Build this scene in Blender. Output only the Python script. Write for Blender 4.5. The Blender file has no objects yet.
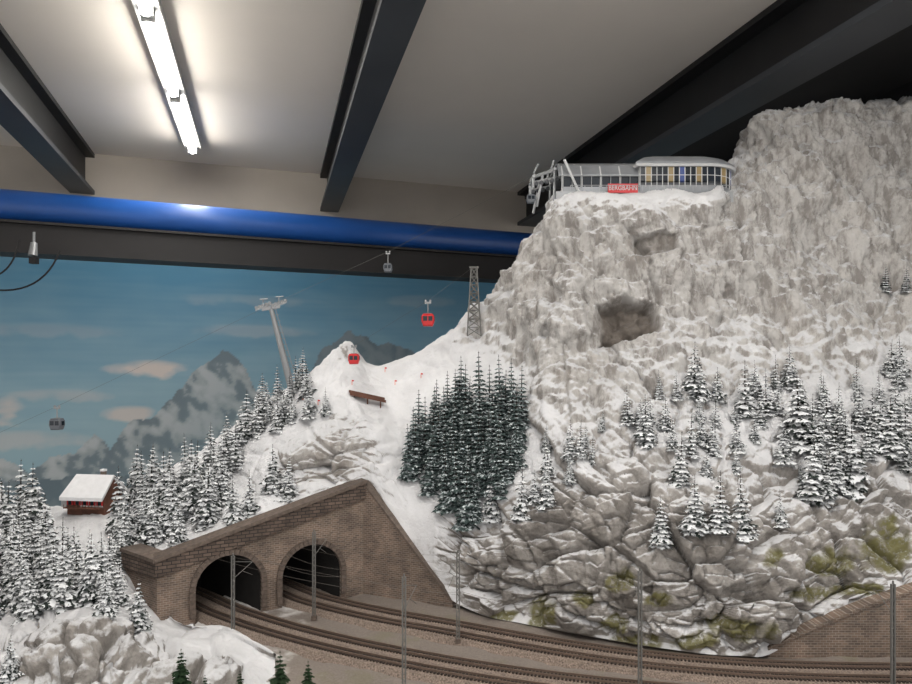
import bpy, math, random
import numpy as np
from mathutils import Vector, Matrix, noise
from mathutils.bvhtree import BVHTree
random.seed(7); np.random.seed(7)
scene=bpy.context.scene
try:
    scene.view_settings.view_transform='Standard'; scene.view_settings.exposure=.10
except Exception: pass
CAMZ=1.5; F=690.0; HY=367.0
def C(px,py,y): return Vector(((px-456)/F*y, y, CAMZ+(HY-py)/F*y))
def lin(c):
    r=[]
    for v in c:
        v=v/255.0
        r.append(v/12.92 if v<=.04045 else ((v+.055)/1.055)**2.4)
    return tuple(r)
def col4(c): return tuple(lin(c))+(1,)
# ---------------------------------------------------------------- materials
def newmat(name):
    m=bpy.data.materials.new(name); m.use_nodes=True
    nt=m.node_tree; b=nt.nodes['Principled BSDF']
    return m,nt,b
def simple(name,c,rough=.6,metal=0,emit=None,es=0,nscale=0,namp=.15,bump=0):
    m,nt,b=newmat(name)
    b.inputs['Roughness'].default_value=rough; b.inputs['Metallic'].default_value=metal
    if nscale:
        n=nt.nodes.new('ShaderNodeTexNoise'); n.inputs['Scale'].default_value=nscale; n.inputs['Detail'].default_value=5
        tc=nt.nodes.new('ShaderNodeTexCoord'); nt.links.new(tc.outputs['Object'],n.inputs['Vector'])
        r=nt.nodes.new('ShaderNodeValToRGB'); cc=lin(c)
        r.color_ramp.elements[0].position=.3; r.color_ramp.elements[1].position=.7
        r.color_ramp.elements[0].color=tuple(v*(1-namp) for v in cc)+(1,)
        r.color_ramp.elements[1].color=tuple(min(1,v*(1+namp)) for v in cc)+(1,)
        nt.links.new(n.outputs['Fac'],r.inputs['Fac']); nt.links.new(r.outputs['Color'],b.inputs['Base Color'])
        if bump:
            bp=nt.nodes.new('ShaderNodeBump'); bp.inputs['Strength'].default_value=bump; bp.inputs['Distance'].default_value=.003
            nt.links.new(n.outputs['Fac'],bp.inputs['Height']); nt.links.new(bp.outputs['Normal'],b.inputs['Normal'])
    else: b.inputs['Base Color'].default_value=col4(c)
    if emit:
        b.inputs['Emission Color'].default_value=col4(emit); b.inputs['Emission Strength'].default_value=es
    return m
def brickmat(name,c1,c2,mort,bw,bh,ms=.0006):
    m,nt,b=newmat(name)
    tc=nt.nodes.new('ShaderNodeTexCoord')
    br=nt.nodes.new('ShaderNodeTexBrick'); br.inputs['Scale'].default_value=1
    br.inputs['Brick Width'].default_value=bw; br.inputs['Row Height'].default_value=bh
    br.inputs['Mortar Size'].default_value=ms; br.inputs['Mortar Smooth'].default_value=.3
    br.inputs['Color1'].default_value=col4(c1); br.inputs['Color2'].default_value=col4(c2); br.inputs['Mortar'].default_value=col4(mort)
    nt.links.new(tc.outputs['Object'],br.inputs['Vector'])
    n=nt.nodes.new('ShaderNodeTexNoise'); n.inputs['Scale'].default_value=22; n.inputs['Detail'].default_value=6
    nt.links.new(tc.outputs['Object'],n.inputs['Vector'])
    r=nt.nodes.new('ShaderNodeValToRGB'); r.color_ramp.elements[0].position=.3; r.color_ramp.elements[1].position=.72
    r.color_ramp.elements[0].color=(.6,.6,.6,1); r.color_ramp.elements[1].color=(1.25,1.22,1.2,1)
    nt.links.new(n.outputs['Fac'],r.inputs['Fac'])
    mx=nt.nodes.new('ShaderNodeMix'); mx.data_type='RGBA'; mx.blend_type='MULTIPLY'; mx.inputs[0].default_value=1
    nt.links.new(br.outputs['Color'],mx.inputs[6]); nt.links.new(r.outputs['Color'],mx.inputs[7])
    nt.links.new(mx.outputs[2],b.inputs['Base Color']); b.inputs['Roughness'].default_value=.9
    bp=nt.nodes.new('ShaderNodeBump'); bp.inputs['Strength'].default_value=.6; bp.inputs['Distance'].default_value=.0008; bp.invert=True
    nt.links.new(br.outputs['Fac'],bp.inputs['Height']); nt.links.new(bp.outputs['Normal'],b.inputs['Normal'])
    return m
def math_node(nt,op,a,b=None,clamp=False):
    n=nt.nodes.new('ShaderNodeMath'); n.operation=op; n.use_clamp=clamp
    for i,v in enumerate((a,b)):
        if v is None: continue
        if isinstance(v,(int,float)): n.inputs[i].default_value=v
        else: nt.links.new(v,n.inputs[i])
    return n.outputs[0]
def mixc(nt,f,a,b):
    n=nt.nodes.new('ShaderNodeMix'); n.data_type='RGBA'
    nt.links.new(f,n.inputs[0])
    for i,v in ((6,a),(7,b)):
        if isinstance(v,tuple): n.inputs[i].default_value=v
        else: nt.links.new(v,n.inputs[i])
    return n.outputs[2]
def sstep(nt,v,a,b):
    n=nt.nodes.new('ShaderNodeMapRange'); n.interpolation_type='SMOOTHSTEP'
    nt.links.new(v,n.inputs['Value']); n.inputs['From Min'].default_value=a; n.inputs['From Max'].default_value=b
    return n.outputs[0]
def noisen(nt,scale,detail=5,rough=.6,vec=None,typ=None):
    n=nt.nodes.new('ShaderNodeTexNoise')
    if typ:
        try: n.noise_type=typ
        except Exception: pass
    n.inputs['Scale'].default_value=scale; n.inputs['Detail'].default_value=detail; n.inputs['Roughness'].default_value=rough
    if vec is None:
        tc=nt.nodes.new('ShaderNodeTexCoord'); vec=tc.outputs['Object']
    nt.links.new(vec,n.inputs['Vector']); return n.outputs['Fac']
def terrain_mat():
    m,nt,b=newmat('snow_rock')
    at=nt.nodes.new('ShaderNodeAttribute'); at.attribute_name='mask'
    sp=nt.nodes.new('ShaderNodeSeparateColor'); nt.links.new(at.outputs['Color'],sp.inputs[0])
    R,G,B=sp.outputs
    ge=nt.nodes.new('ShaderNodeNewGeometry'); sx=nt.nodes.new('ShaderNodeSeparateXYZ'); nt.links.new(ge.outputs['Normal'],sx.inputs[0])
    nz=sx.outputs['Z']
    ps=nt.nodes.new('ShaderNodeSeparateXYZ'); nt.links.new(ge.outputs['Position'],ps.inputs[0])
    n1=noisen(nt,9,8,.65); n2=noisen(nt,60,6,.7); n3=noisen(nt,3.5,4)
    mp=nt.nodes.new('ShaderNodeMapping'); tc=nt.nodes.new('ShaderNodeTexCoord'); nt.links.new(tc.outputs['Object'],mp.inputs['Vector']); mp.inputs['Scale'].default_value=(1,1,.36)
    st_=noisen(nt,30,7,.68,mp.outputs['Vector'])
    hi=sstep(nt,math_node(nt,'ADD',ps.outputs['Z'],math_node(nt,'MULTIPLY',n3,.3)),1.28,1.55)
    lowr=mixc(nt,sstep(nt,n1,.38,.62),col4((132,127,122)),col4((176,171,166)))
    lowr=mixc(nt,math_node(nt,'MULTIPLY',sstep(nt,n2,.5,.66),.5),lowr,col4((106,100,95)))
    upr=mixc(nt,sstep(nt,st_,.38,.58),col4((152,147,143)),col4((202,199,196)))
    upr=mixc(nt,math_node(nt,'MULTIPLY',sstep(nt,n2,.54,.70),.4),upr,col4((140,134,129)))
    rock=mixc(nt,hi,lowr,upr)
    rock=mixc(nt,math_node(nt,'MULTIPLY',sstep(nt,n3,.5,.68),.25),rock,col4((166,157,148)))
    a=math_node(nt,'MULTIPLY',math_node(nt,'SUBTRACT',1.0,R),1.0)
    s=math_node(nt,'ADD',nz,a)
    s=math_node(nt,'ADD',s,math_node(nt,'MULTIPLY',math_node(nt,'SUBTRACT',n2,.5),1.0))
    s=math_node(nt,'ADD',s,math_node(nt,'MULTIPLY',math_node(nt,'SUBTRACT',n1,.5),.8))
    s=math_node(nt,'ADD',s,math_node(nt,'MULTIPLY',math_node(nt,'SUBTRACT',st_,.5),.6))
    s=math_node(nt,'ADD',s,math_node(nt,'MULTIPLY',math_node(nt,'SUBTRACT',hi,1.0),.08))
    sf=sstep(nt,s,.50,.92)
    snow=mixc(nt,sstep(nt,n1,.35,.7),col4((210,210,212)),col4((226,226,228)))
    c=mixc(nt,sf,rock,snow)
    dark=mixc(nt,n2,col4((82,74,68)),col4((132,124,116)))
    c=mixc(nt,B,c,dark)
    gf=math_node(nt,'MULTIPLY',G,math_node(nt,'MULTIPLY',sstep(nt,n2,.32,.52),.92))
    grass=mixc(nt,n2,col4((84,84,46)),col4((134,128,84)))
    c=mixc(nt,gf,c,grass)
    nt.links.new(c,b.inputs['Base Color']); b.inputs['Roughness'].default_value=.92
    b.inputs['Specular IOR Level'].default_value=.15
    rg=noisen(nt,15,7,.6,mp.outputs['Vector'],'RIDGED_MULTIFRACTAL')
    bn=noisen(nt,120,6,.75)
    hr=math_node(nt,'MULTIPLY',math_node(nt,'ADD',math_node(nt,'MULTIPLY',rg,.52),math_node(nt,'MULTIPLY',n2,.9)),R)
    hr=math_node(nt,'ADD',hr,math_node(nt,'MULTIPLY',math_node(nt,'MULTIPLY',st_,hi),math_node(nt,'MULTIPLY',R,1.3)))
    hh=math_node(nt,'ADD',math_node(nt,'MULTIPLY',bn,.20),hr)
    bp=nt.nodes.new('ShaderNodeBump'); bp.inputs['Strength'].default_value=.9; bp.inputs['Distance'].default_value=.012
    nt.links.new(hh,bp.inputs['Height']); nt.links.new(bp.outputs['Normal'],b.inputs['Normal'])
    return m
def ground_mat():
    m,nt,b=newmat('trackside_ground')
    n1=noisen(nt,10,6); n2=noisen(nt,220,4,.7)
    c=mixc(nt,n2,col4((84,76,70)),col4((146,136,128)))
    c=mixc(nt,math_node(nt,'MULTIPLY',sstep(nt,n1,.52,.64),.35),c,col4((104,102,72)))
    tc=nt.nodes.new('ShaderNodeTexCoord'); sx=nt.nodes.new('ShaderNodeSeparateXYZ'); nt.links.new(tc.outputs['Object'],sx.inputs[0])
    sn=sstep(nt,math_node(nt,'ADD',math_node(nt,'MULTIPLY',sx.outputs['X'],-1.0),math_node(nt,'MULTIPLY',n1,.8)),.75,.95)
    c=mixc(nt,sn,c,col4((205,202,200)))
    nt.links.new(c,b.inputs['Base Color']); b.inputs['Roughness'].default_value=.95
    bp=nt.nodes.new('ShaderNodeBump'); bp.inputs['Strength'].default_value=.6; bp.inputs['Distance'].default_value=.002
    nt.links.new(n2,bp.inputs['Height']); nt.links.new(bp.outputs['Normal'],b.inputs['Normal'])
    return m
def treemat(name,dark,light,lo,hi,snowc=(220,222,224),sc=12):
    m,nt,b=newmat(name)
    at=nt.nodes.new('ShaderNodeAttribute'); at.attribute_name='tip'
    ge=nt.nodes.new('ShaderNodeNewGeometry'); sx=nt.nodes.new('ShaderNodeSeparateXYZ'); nt.links.new(ge.outputs['Normal'],sx.inputs[0])
    n=noisen(nt,sc,2,.6); n2=noisen(nt,40,2)
    g=mixc(nt,n2,col4(dark),col4(light))
    v=math_node(nt,'ADD',n,math_node(nt,'MULTIPLY',sx.outputs['Z'],.16))
    v=math_node(nt,'SUBTRACT',v,math_node(nt,'MULTIPLY',at.outputs['Fac'],.08))
    c=mixc(nt,sstep(nt,v,lo,hi),g,col4(snowc))
    nt.links.new(c,b.inputs['Base Color']); b.inputs['Roughness'].default_value=.9; b.inputs['Specular IOR Level'].default_value=.1
    return m
M_snow=simple('fresh_snow',(218,218,220),.9,nscale=60,namp=.05)
M_brick=brickmat('tunnel_brick',(130,111,98),(100,87,78),(150,140,130),.013,.0052)
M_block=brickmat('parapet_stone',(110,95,85),(82,70,63),(46,42,40),.02,.0085,.0011)
M_ring=simple('arch_stone',(98,86,78),.9,nscale=120,namp=.3)
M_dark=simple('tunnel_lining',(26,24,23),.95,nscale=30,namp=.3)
M_steel=simple('beam_paint_black',(26,26,28),.55,nscale=6,namp=.25)
M_steel2=simple('beam_paint_grey',(56,59,64),.5,nscale=4,namp=.15)
M_blue=simple('pipe_paint_blue',(32,84,160),.38,nscale=3,namp=.15)
M_black=simple('duct_paint_black',(24,21,22),.6,nscale=5,namp=.25)
M_ceil=simple('ceiling_plaster',(230,223,216),.95,nscale=2,namp=.03)
M_wall=simple('wall_plaster',(184,176,166),.95,nscale=3,namp=.08)
M_cdark=simple('ceiling_dark_paint',(40,38,39),.9,nscale=3,namp=.2)
M_floor=simple('floor_concrete',(180,177,172),.8,nscale=4,namp=.1)
M_fascia=simple('table_fascia',(90,86,82),.7,nscale=8,namp=.1)
M_ballast=simple('ballast_gravel',(124,110,100),.95,nscale=300,namp=.6,bump=.8)
M_sleeper=simple('sleeper_wood',(58,48,43),.9,nscale=60,namp=.25)
M_rail=simple('rail_steel',(134,116,104),.4,.5)
M_pole=simple('mast_grey',(106,105,102),.6,.2)
M_wire=simple('wire_copper',(110,104,98),.6,.2)
M_white=simple('white_paint',(188,189,190),.5)
M_grey=simple('light_grey_metal',(146,148,150),.4,.4)
M_roof=simple('roof_zinc',(132,135,139),.4,.3,nscale=20,namp=.1)
M_glass=simple('window_glass_dark',(34,40,48),.12)
M_warm=simple('window_glass_lit',(116,100,72),.3,emit=(240,205,120),es=.08)
M_bluel=simple('window_glass_blue',(60,72,110),.2,emit=(90,120,230),es=.08)
M_red=simple('red_paint',(190,30,34),.4)
M_wood=simple('brown_wood',(96,62,48),.8,nscale=40,namp=.3)
M_cabin=simple('cabin_grey',(88,92,98),.35)
M_trunk=simple('trunk_bark',(50,42,36),.9)
M_orange=simple('orange_marker',(220,95,50),.6)
M_terr=terrain_mat(); M_ground=ground_mat()
M_fir=treemat('snowy_fir_needles',(30,36,35),(56,63,59),.50,.56)
M_firD=treemat('frosted_fir_needles',(40,51,51),(76,88,86),.57,.68,(186,194,196),16)
M_firG=treemat('green_fir_needles',(24,36,26),(46,64,42),.9,1.1)
# ---------------------------------------------------------------- mesh builder
class MB:
    def __init__(s): s.v=[]; s.f=[]; s.mi=[]; s.mats=[]
    def m(s,mat):
        if mat not in s.mats: s.mats.append(mat)
        return s.mats.index(mat)
    def add(s,vs,fs,mat):
        o=len(s.v); k=s.m(mat); s.v+= [tuple(v) for v in vs]
        for f in fs: s.f.append(tuple(i+o for i in f)); s.mi.append(k)
    def box(s,c,d,mat,X=Vector((1,0,0)),Y=None,Z=Vector((0,0,1))):
        X=Vector(X).normalized(); Z=Vector(Z).normalized()
        if Y is None: Y=Z.cross(X)
        Y=Vector(Y).normalized(); c=Vector(c); vs=[]
        for a in (-.5,.5):
            for b in (-.5,.5):
                for e in (-.5,.5): vs.append(c+X*a*d[0]+Y*b*d[1]+Z*e*d[2])
        s.add(vs,[(0,1,3,2),(4,6,7,5),(0,4,5,1),(2,3,7,6),(0,2,6,4),(1,5,7,3)],mat)
    def cyl(s,p0,p1,r0,mat,r1=None,n=8):
        if r1 is None: r1=r0
        p0=Vector(p0);p1=Vector(p1);d=(p1-p0).normalized()
        a=d.orthogonal().normalized(); b=d.cross(a); vs=[]
        for p,r in((p0,r0),(p1,r1)):
            for i in range(n):
                t=2*math.pi*i/n; vs.append(p+a*r*math.cos(t)+b*r*math.sin(t))
        fs=[(i,(i+1)%n,n+(i+1)%n,n+i) for i in range(n)]+[tuple(range(n))[::-1],tuple(range(n,2*n))]
        s.add(vs,fs,mat)
    def prism(s,poly,z0,z1,mat,sc0=1,sc1=1,cen=(0,0)):
        n=len(poly); vs=[]
        for z,k in((z0,sc0),(z1,sc1)):
            for x,y in poly: vs.append((cen[0]+(x-cen[0])*k,cen[1]+(y-cen[1])*k,z))
        fs=[(i,(i+1)%n,n+(i+1)%n,n+i) for i in range(n)]+[tuple(range(n))[::-1],tuple(range(n,2*n))]
        s.add(vs,fs,mat)
    def obj(s,name,parent=None,loc=None,smooth=False,rotz=0):
        me=bpy.data.meshes.new(name); me.from_pydata(s.v,[],s.f)
        for m in s.mats: me.materials.append(m)
        me.polygons.foreach_set('material_index',s.mi)
        if smooth: me.polygons.foreach_set('use_smooth',[True]*len(s.f))
        me.update()
        o=bpy.data.objects.new(name,me); scene.collection.objects.link(o)
        if loc is not None: o.location=loc
        o.rotation_euler[2]=rotz
        if parent: o.parent=parent
        return o
def empty(name,loc=(0,0,0)):
    e=bpy.data.objects.new(name,None); e.location=loc; e.empty_display_size=.05; scene.collection.objects.link(e); return e
# ---------------------------------------------------------------- room
A=math.radians(15.5); EX=Vector((math.cos(A),math.sin(A),0)); EY=Vector((-math.sin(A),math.cos(A),0))
def room(u,d,z): return EX*u+EY*d+Vector((0,0,z))
CEIL=CAMZ+1.274
b=MB(); b.box(room(-2.2,2.0,CEIL+.05),(8.0,8.0,.1),M_ceil,EX); b.obj('ceiling')
b=MB(); b.box(room(3.88,2.0,CEIL-.005),(4.1,8.0,.09),M_cdark,EX); b.obj('ceiling_dark_panel')
def ibeam(name,uc,w=.13,h=.245,mw=M_steel,slope=0,dref=4.4):
    b=MB(); z0=CEIL-h; X=(EX-EY*slope).normalized(); u=uc-slope*(dref-2.0)
    b.box(room(u,2.0,z0+.012),(w,6.2,.024),M_steel2,X)
    b.box(room(u,2.0,CEIL-.012-.002),(w,6.2,.024),mw,X)
    b.box(room(u,2.0,CEIL-h/2),(.03,6.2,h-.04),mw,X)
    return b.obj(name)
ibeam('steel_beam',.41,.12,slope=.013); ibeam('steel_beam.001',-1.04,slope=-.022); ibeam('steel_beam.002',1.85,.17,slope=.022)
b=MB(); b.box(room(2.75,2.0,CEIL-.13),(.16,6.2,.16),M_steel,EX); b.obj('steel_beam.003')
WA=math.radians(19); WD=Vector((math.cos(WA),math.sin(WA),0)); WN=Vector((math.sin(WA),-math.cos(WA),0)); W0=Vector((-.74,4.6,0))
b=MB(); b.box(W0+WD*1.0-WN*.06+Vector((0,0,1.4)),(12,.1,2.9),M_wall,WD); b.obj('wall_back')
b=MB(); b.box((0,1.5,-.05),(12,9,.1),M_floor); b.obj('floor')
# blue pipe + black duct
a0=Vector((-2.356,3.15,2.335)); a1=Vector((.648,4.3,2.316))
dd=(a1-a0).normalized(); q0=a0-dd*.9; q1=a1+dd*.25
b=MB(); r=.077
b.cyl(q0-Vector((0,0,r)),q1-Vector((0,0,r)),r,M_blue,n=48)
b.obj('blue_pipe',smooth=True)
b=MB(); mid=(q0+q1)/2; L=(q1-q0).length
b.box(mid-Vector((0,0,.230)),(L,.12,.14),M_black,dd); b.box(mid-Vector((0,0,.160)),(L,.17,.012),M_black,dd); b.box(mid-Vector((0,0,.298)),(L,.17,.012),M_black,dd)
b.obj('black_cable_duct')
# mural
def wsz(px,py):
    k=(px-456)/F; s=(4.6*k+.74)/(WD.x-WD.y*k); Y=4.6+WD.y*s
    return s,CAMZ+(HY-py)/F*Y
S0,S1,Z0,Z1=-3.0,3.6,.5,2.3; NS,NZ=620,200
ss=np.linspace(S0,S1,NS); zz=np.linspace(Z0,Z1,NZ)
ridge1=[wsz(*p) for p in [(-60,470),(0,458),(30,470),(55,458),(75,452),(95,435),(110,446),(128,424),(150,418),(165,404),(184,386),(198,368),(208,362),(223,350),(236,356),(247,372),(254,388),(270,402),(290,410),(330,425),(400,440),(700,440)]]
ridge2=[wsz(*p) for p in [(250,470),(300,400),(318,354),(335,340),(348,331),(362,336),(378,346),(398,344),(415,352),(440,342),(470,347),(520,380),(700,420)]]
clouds=[(148,368,36,9,.9),(130,413,30,8,.75),(8,408,16,12,.75),(60,395,50,7,.35),(250,330,60,7,.2),(40,330,70,8,.15),(175,425,40,7,.6),(240,300,80,6,.15),(420,300,40,6,.12),(20,440,60,10,.4)]
cl=[]
for (px,py,rx,ry,a) in clouds:
    s,z=wsz(px,py); cl.append((s,z,rx*.0062,ry*.0062,a))
r1x,r1z=zip(*ridge1); r2x,r2z=zip(*ridge2)
skyT=np.array(lin((88,140,170))); skyB=np.array(lin((152,182,194))); clc=np.array(lin((216,204,196)))
mr=np.array(lin((126,136,142))); ms=np.array(lin((190,194,196))); md=np.array(lin((98,112,122)))
cols=np.zeros((NZ,NS,4)); cols[...,3]=1
for j,z in enumerate(zz):
    for i,s in enumerate(ss):
        g=min(1,max(0,(z-1.1)/1.0)); g=g+.16*noise.noise(Vector((s*1.3,z*7,3)))+.10*noise.noise(Vector((s*6,z*16,5)))+.08*noise.noise(Vector((s*2,z*45,8)))
        g=min(1,max(0,g)); c=skyB*(1-g)+skyT*g
        nz_=noise.fractal(Vector((s*5,z*9,1)),1,2,4)
        for (cs,cz,rx,ry,a) in cl:
            e=1-(((s-cs)/rx)**2+((z-cz+(.4*ry*nz_))/ry)**2)+nz_*.8
            if e>0:
                k=min(1,e*1.2)*a; c=c*(1-k)+clc*k
        for (rx_,rz_,off) in ((r1x,r1z,0),(r2x,r2z,9)):
            h=np.interp(s,rx_,rz_)+.035*noise.fractal(Vector((s*9,off,0)),1,2,4)
            if z<h:
                n=noise.fractal(Vector((s*7+z*6,z*5-s*2,off)),.9,2.1,5)+.5*noise.noise(Vector((s*22,z*14,off)))
                k=min(1,max(0,.5+n*1.3)); depth=min(1,(h-z)/.5)
                cc=(mr*(1-k)+ms*k) if off==0 else (md*(1-k)+mr*k)
                if n<-.15: cc=cc*.45+md*.55
                haze=.15+depth*.30
                c=cc*(1-haze)+(skyB*.8)*haze
        cols[j,i,:3]=c
vs=[]
for z in zz:
    for s in ss:
        p=W0+WD*s+WN*.004; vs.append((p.x,p.y,z))
fs=[(j*NS+i,j*NS+i+1,(j+1)*NS+i+1,(j+1)*NS+i) for j in range(NZ-1) for i in range(NS-1)]
me=bpy.data.meshes.new('painted_sky_backdrop'); me.from_pydata(vs,[],fs)
ca=me.color_attributes.new('paint','FLOAT_COLOR','POINT'); ca.data.foreach_set('color',cols.reshape(-1))
m,nt,bb=newmat('mural_paint'); at=nt.nodes.new('ShaderNodeAttribute'); at.attribute_name='paint'; nt.links.new(at.outputs['Color'],bb.inputs['Base Color']); bb.inputs['Roughness'].default_value=.9
me.materials.append(m); o=bpy.data.objects.new('painted_sky_backdrop',me); scene.collection.objects.link(o)
# ---------------------------------------------------------------- lamps
M_tube=simple('fluorescent_tube',(255,250,240),.3,emit=(255,250,240),es=32)
def lamp(name,u,d0,d1,power,tubes):
    e=empty(name,room(u,(d0+d1)/2,CEIL)); base=Matrix.Translation(-e.location)
    b=MB(); b.box(room(u,(d0+d1)/2,CEIL-.02),(.085,d1-d0,.036),M_white,EX)
    for (a,c) in tubes:
        b.cyl(room(u,a,CEIL-.062),room(u,c,CEIL-.062),.017,M_tube,n=14)
        for q in (a-.006,c+.006): b.box(room(u,q,CEIL-.052),(.045,.014,.045),M_white,EX)
    o=b.obj('housing'); o.data.transform(base); o.parent=e
    if power:
        l=bpy.data.lights.new('tube_light','AREA'); l.shape='RECTANGLE'; l.size=.14; l.size_y=d1-d0; l.energy=power; l.color=(1,.985,.97)
        lo=bpy.data.objects.new('tube_light',l); scene.collection.objects.link(lo); lo.parent=e; lo.location=(0,0,-.1); lo.rotation_euler=(0,0,A)
    return e
lamp('fluorescent_lamp',-.39,1.75,4.16,9,[(1.78,2.55),(2.6,3.28),(3.36,4.12)])
lamp('fluorescent_lamp',.95,-1.0,1.3,14,[(-.97,.12),(.17,1.27)])
lamp('fluorescent_lamp',-.39,-.8,1.3,13,[(-.77,.2),(.27,1.27)])
lamp('fluorescent_lamp',2.45,-1.2,.8,5,[(-1.17,-.2),(-.13,.77)])
w=bpy.data.worlds.new('world'); scene.world=w; w.use_nodes=True
w.node_tree.nodes['Background'].inputs[0].default_value=(1,.985,.965,1); w.node_tree.nodes['Background'].inputs[1].default_value=.92
# ---------------------------------------------------------------- terrain
TZ=.9
PA=Vector((-.698,1.612)); PB=Vector((-.250,1.858)); PD=(PB-PA).normalized(); PL=(PB-PA).length
def wallpt(px):
    k=(px-456)/F; s=(k*PA.y-PA.x)/(PD.x-k*PD.y); p=PA+PD*s; z=1.044+.146*s/PL
    return p,z
def wrow(px):
    p,z=wallpt(px); y=p.y+.03; z-=.012
    return (HY-(z-CAMZ)*F/y, y, .1)
Mc=[(128,[(549,1.72,.1),(545,1.76,.2),(540,1.81,.2),(535,1.86,.2),(530,1.92,.2),(525,1.98,.2),(520,2.05,.2),(512,2.12,.2),(505,2.2,.2),(500,2.3,.2)]),
(160,[None,(553,1.69,.2),(545,1.75,.2),(535,1.82,.2),(522,1.9,.2),(508,1.97,.2),(498,2.05,.2),(490,2.12,.2),(484,2.2,.2),(480,2.3,.2)]),
(200,[None,(537,1.73,.2),(530,1.78,.2),(520,1.84,.2),(508,1.9,.2),(495,1.96,.2),(482,2.02,.2),(470,2.08,.2),(460,2.15,.2),(455,2.25,.2)]),
(240,[None,(520,1.77,.2),(510,1.82,.2),(498,1.88,.2),(484,1.94,.2),(470,2.0,.2),(455,2.06,.2),(442,2.12,.2),(430,2.18,.2),(425,2.25,.2)]),
(280,[None,(503,1.82,.2),(490,1.86,.3),(476,1.9,.5),(462,1.93,.6),(446,2.0,.3),(430,2.06,.2),(414,2.12,.2),(402,2.18,.2),(395,2.25,.2)]),
(320,[None,(488,1.87,.3),(474,1.90,.65),(455,1.92,.75),(435,1.95,.6),(415,2.0,.3),(400,2.05,.2),(388,2.1,.2),(375,2.17,.3),(366,2.25,.3)]),
(345,[None,(480,1.885,.3),(468,1.90,.7),(450,1.92,.8),(430,1.95,.65),(410,2.0,.4),(392,2.06,.3),(375,2.12,.4),(358,2.2,.6),(341,2.27,.5)]),
(370,[(487,1.885,.1),(477,1.89,.2),(464,1.91,.5),(447,1.94,.55),(430,1.97,.4),(413,2.02,.3),(400,2.08,.2),(388,2.14,.2),(376,2.22,.2),(365,2.3,.2)]),
(400,[(532,1.83,.1),(517,1.84,.1),(497,1.86,.15),(477,1.90,.15),(457,1.94,.2),(437,2.0,.2),(417,2.06,.15),(397,2.14,.15),(378,2.22,.15),(362,2.3,.15)]),
(440,[(590,1.775,.1),(565,1.78,.15),(535,1.79,.15),(505,1.82,.15),(475,1.87,.2),(445,1.93,.2),(415,2.0,.15),(385,2.1,.15),(360,2.2,.3),(340,2.3,.3)]),
(480,[(614,1.69,.2),(595,1.69,.8),(570,1.70,1),(540,1.73,.6),(505,1.78,.2),(465,1.84,.2),(425,1.93,.2),(385,2.04,.2),(345,2.16,.5),(305,2.25,.8)]),
(520,[(623,1.63,.4),(600,1.62,1),(570,1.63,1),(530,1.66,.9),(495,1.72,.4),(450,1.80,.3),(405,1.90,.5),(355,2.0,.9),(300,2.08,1),(250,2.18,1)]),
(545,[(628,1.60,.4),(603,1.585,1),(567,1.60,1),(525,1.64,1),(482,1.71,.6),(432,1.80,.6),(378,1.90,.9),(320,1.99,1),(258,2.07,1),(203,2.15,.8)]),
(565,[(632,1.57,.4),(605,1.56,1),(565,1.58,1),(520,1.63,1),(475,1.70,.7),(420,1.80,.7),(360,1.90,1),(300,1.98,1),(240,2.06,1),(194,2.14,.4)]),
(600,[(638,1.535,.4),(610,1.53,1),(570,1.55,1),(520,1.60,1),(470,1.68,.7),(415,1.79,.7),(355,1.90,1),(295,1.98,1),(240,2.05,1),(193,2.12,.3)]),
(640,[(645,1.495,.4),(615,1.49,1),(575,1.51,1),(525,1.56,1),(475,1.64,.8),(420,1.76,.6),(360,1.88,1),(300,1.97,1),(240,2.04,1),(193,2.12,.3)]),
(690,[(652,1.46,.4),(620,1.45,1),(580,1.47,1),(535,1.52,1),(485,1.60,.7),(430,1.72,.6),(370,1.86,.7),(300,1.98,1),(240,2.06,1),(192,2.13,.3)]),
(715,[(655,1.445,.4),(622,1.44,1),(582,1.46,1),(538,1.51,1),(488,1.59,.7),(433,1.715,.5),(370,1.865,.7),(300,1.99,1),(240,2.07,1),(190,2.14,.3)]),
(742,[(656,1.44,.4),(625,1.435,1),(587,1.46,1),(541,1.51,.9),(491,1.59,.7),(436,1.72,.5),(372,1.88,.6),(298,2.02,1),(215,2.13,1),(148,2.44,.9)]),
(765,[(656,1.44,.3),(628,1.435,1),(590,1.47,1),(545,1.53,.9),(495,1.61,.7),(440,1.73,.5),(375,1.9,.6),(295,2.04,1),(200,2.18,1),(120,2.42,1)]),
(790,[(643,1.46,.2),(618,1.46,.9),(580,1.49,1),(538,1.55,.9),(490,1.63,.7),(438,1.75,.5),(375,1.91,.6),(292,2.055,1),(195,2.2,1),(107,2.4,1)]),
(820,[(628,1.47,.1),(605,1.48,.7),(570,1.51,.9),(530,1.57,.9),(485,1.66,.7),(435,1.77,.5),(375,1.92,.6),(290,2.07,1),(190,2.22,1),(104,2.4,1)]),
(870,[(608,1.47,.1),(585,1.49,.7),(555,1.53,.9),(515,1.6,.8),(470,1.69,.7),(425,1.8,.5),(370,1.95,.6),(285,2.1,1),(190,2.25,1),(104,2.42,1)]),
(920,[(591,1.47,.1),(570,1.5,.7),(540,1.55,.9),(500,1.63,.8),(460,1.71,.7),(415,1.82,.5),(360,1.97,.6),(280,2.12,1),(185,2.27,1),(98,2.44,1)]),
(1000,[(566,1.47,.1),(545,1.5,.7),(515,1.56,.8),(480,1.64,.6),(440,1.72,.5),(395,1.84,.4),(340,2.0,.5),(260,2.15,1),(170,2.3,1),(90,2.48,1)]),
(1120,[(550,1.47,.1),(530,1.5,.7),(500,1.56,.8),(465,1.64,.6),(425,1.72,.5),(380,1.84,.4),(325,2.0,.5),(250,2.15,1),(165,2.3,1),(92,2.5,1)])]
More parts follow.
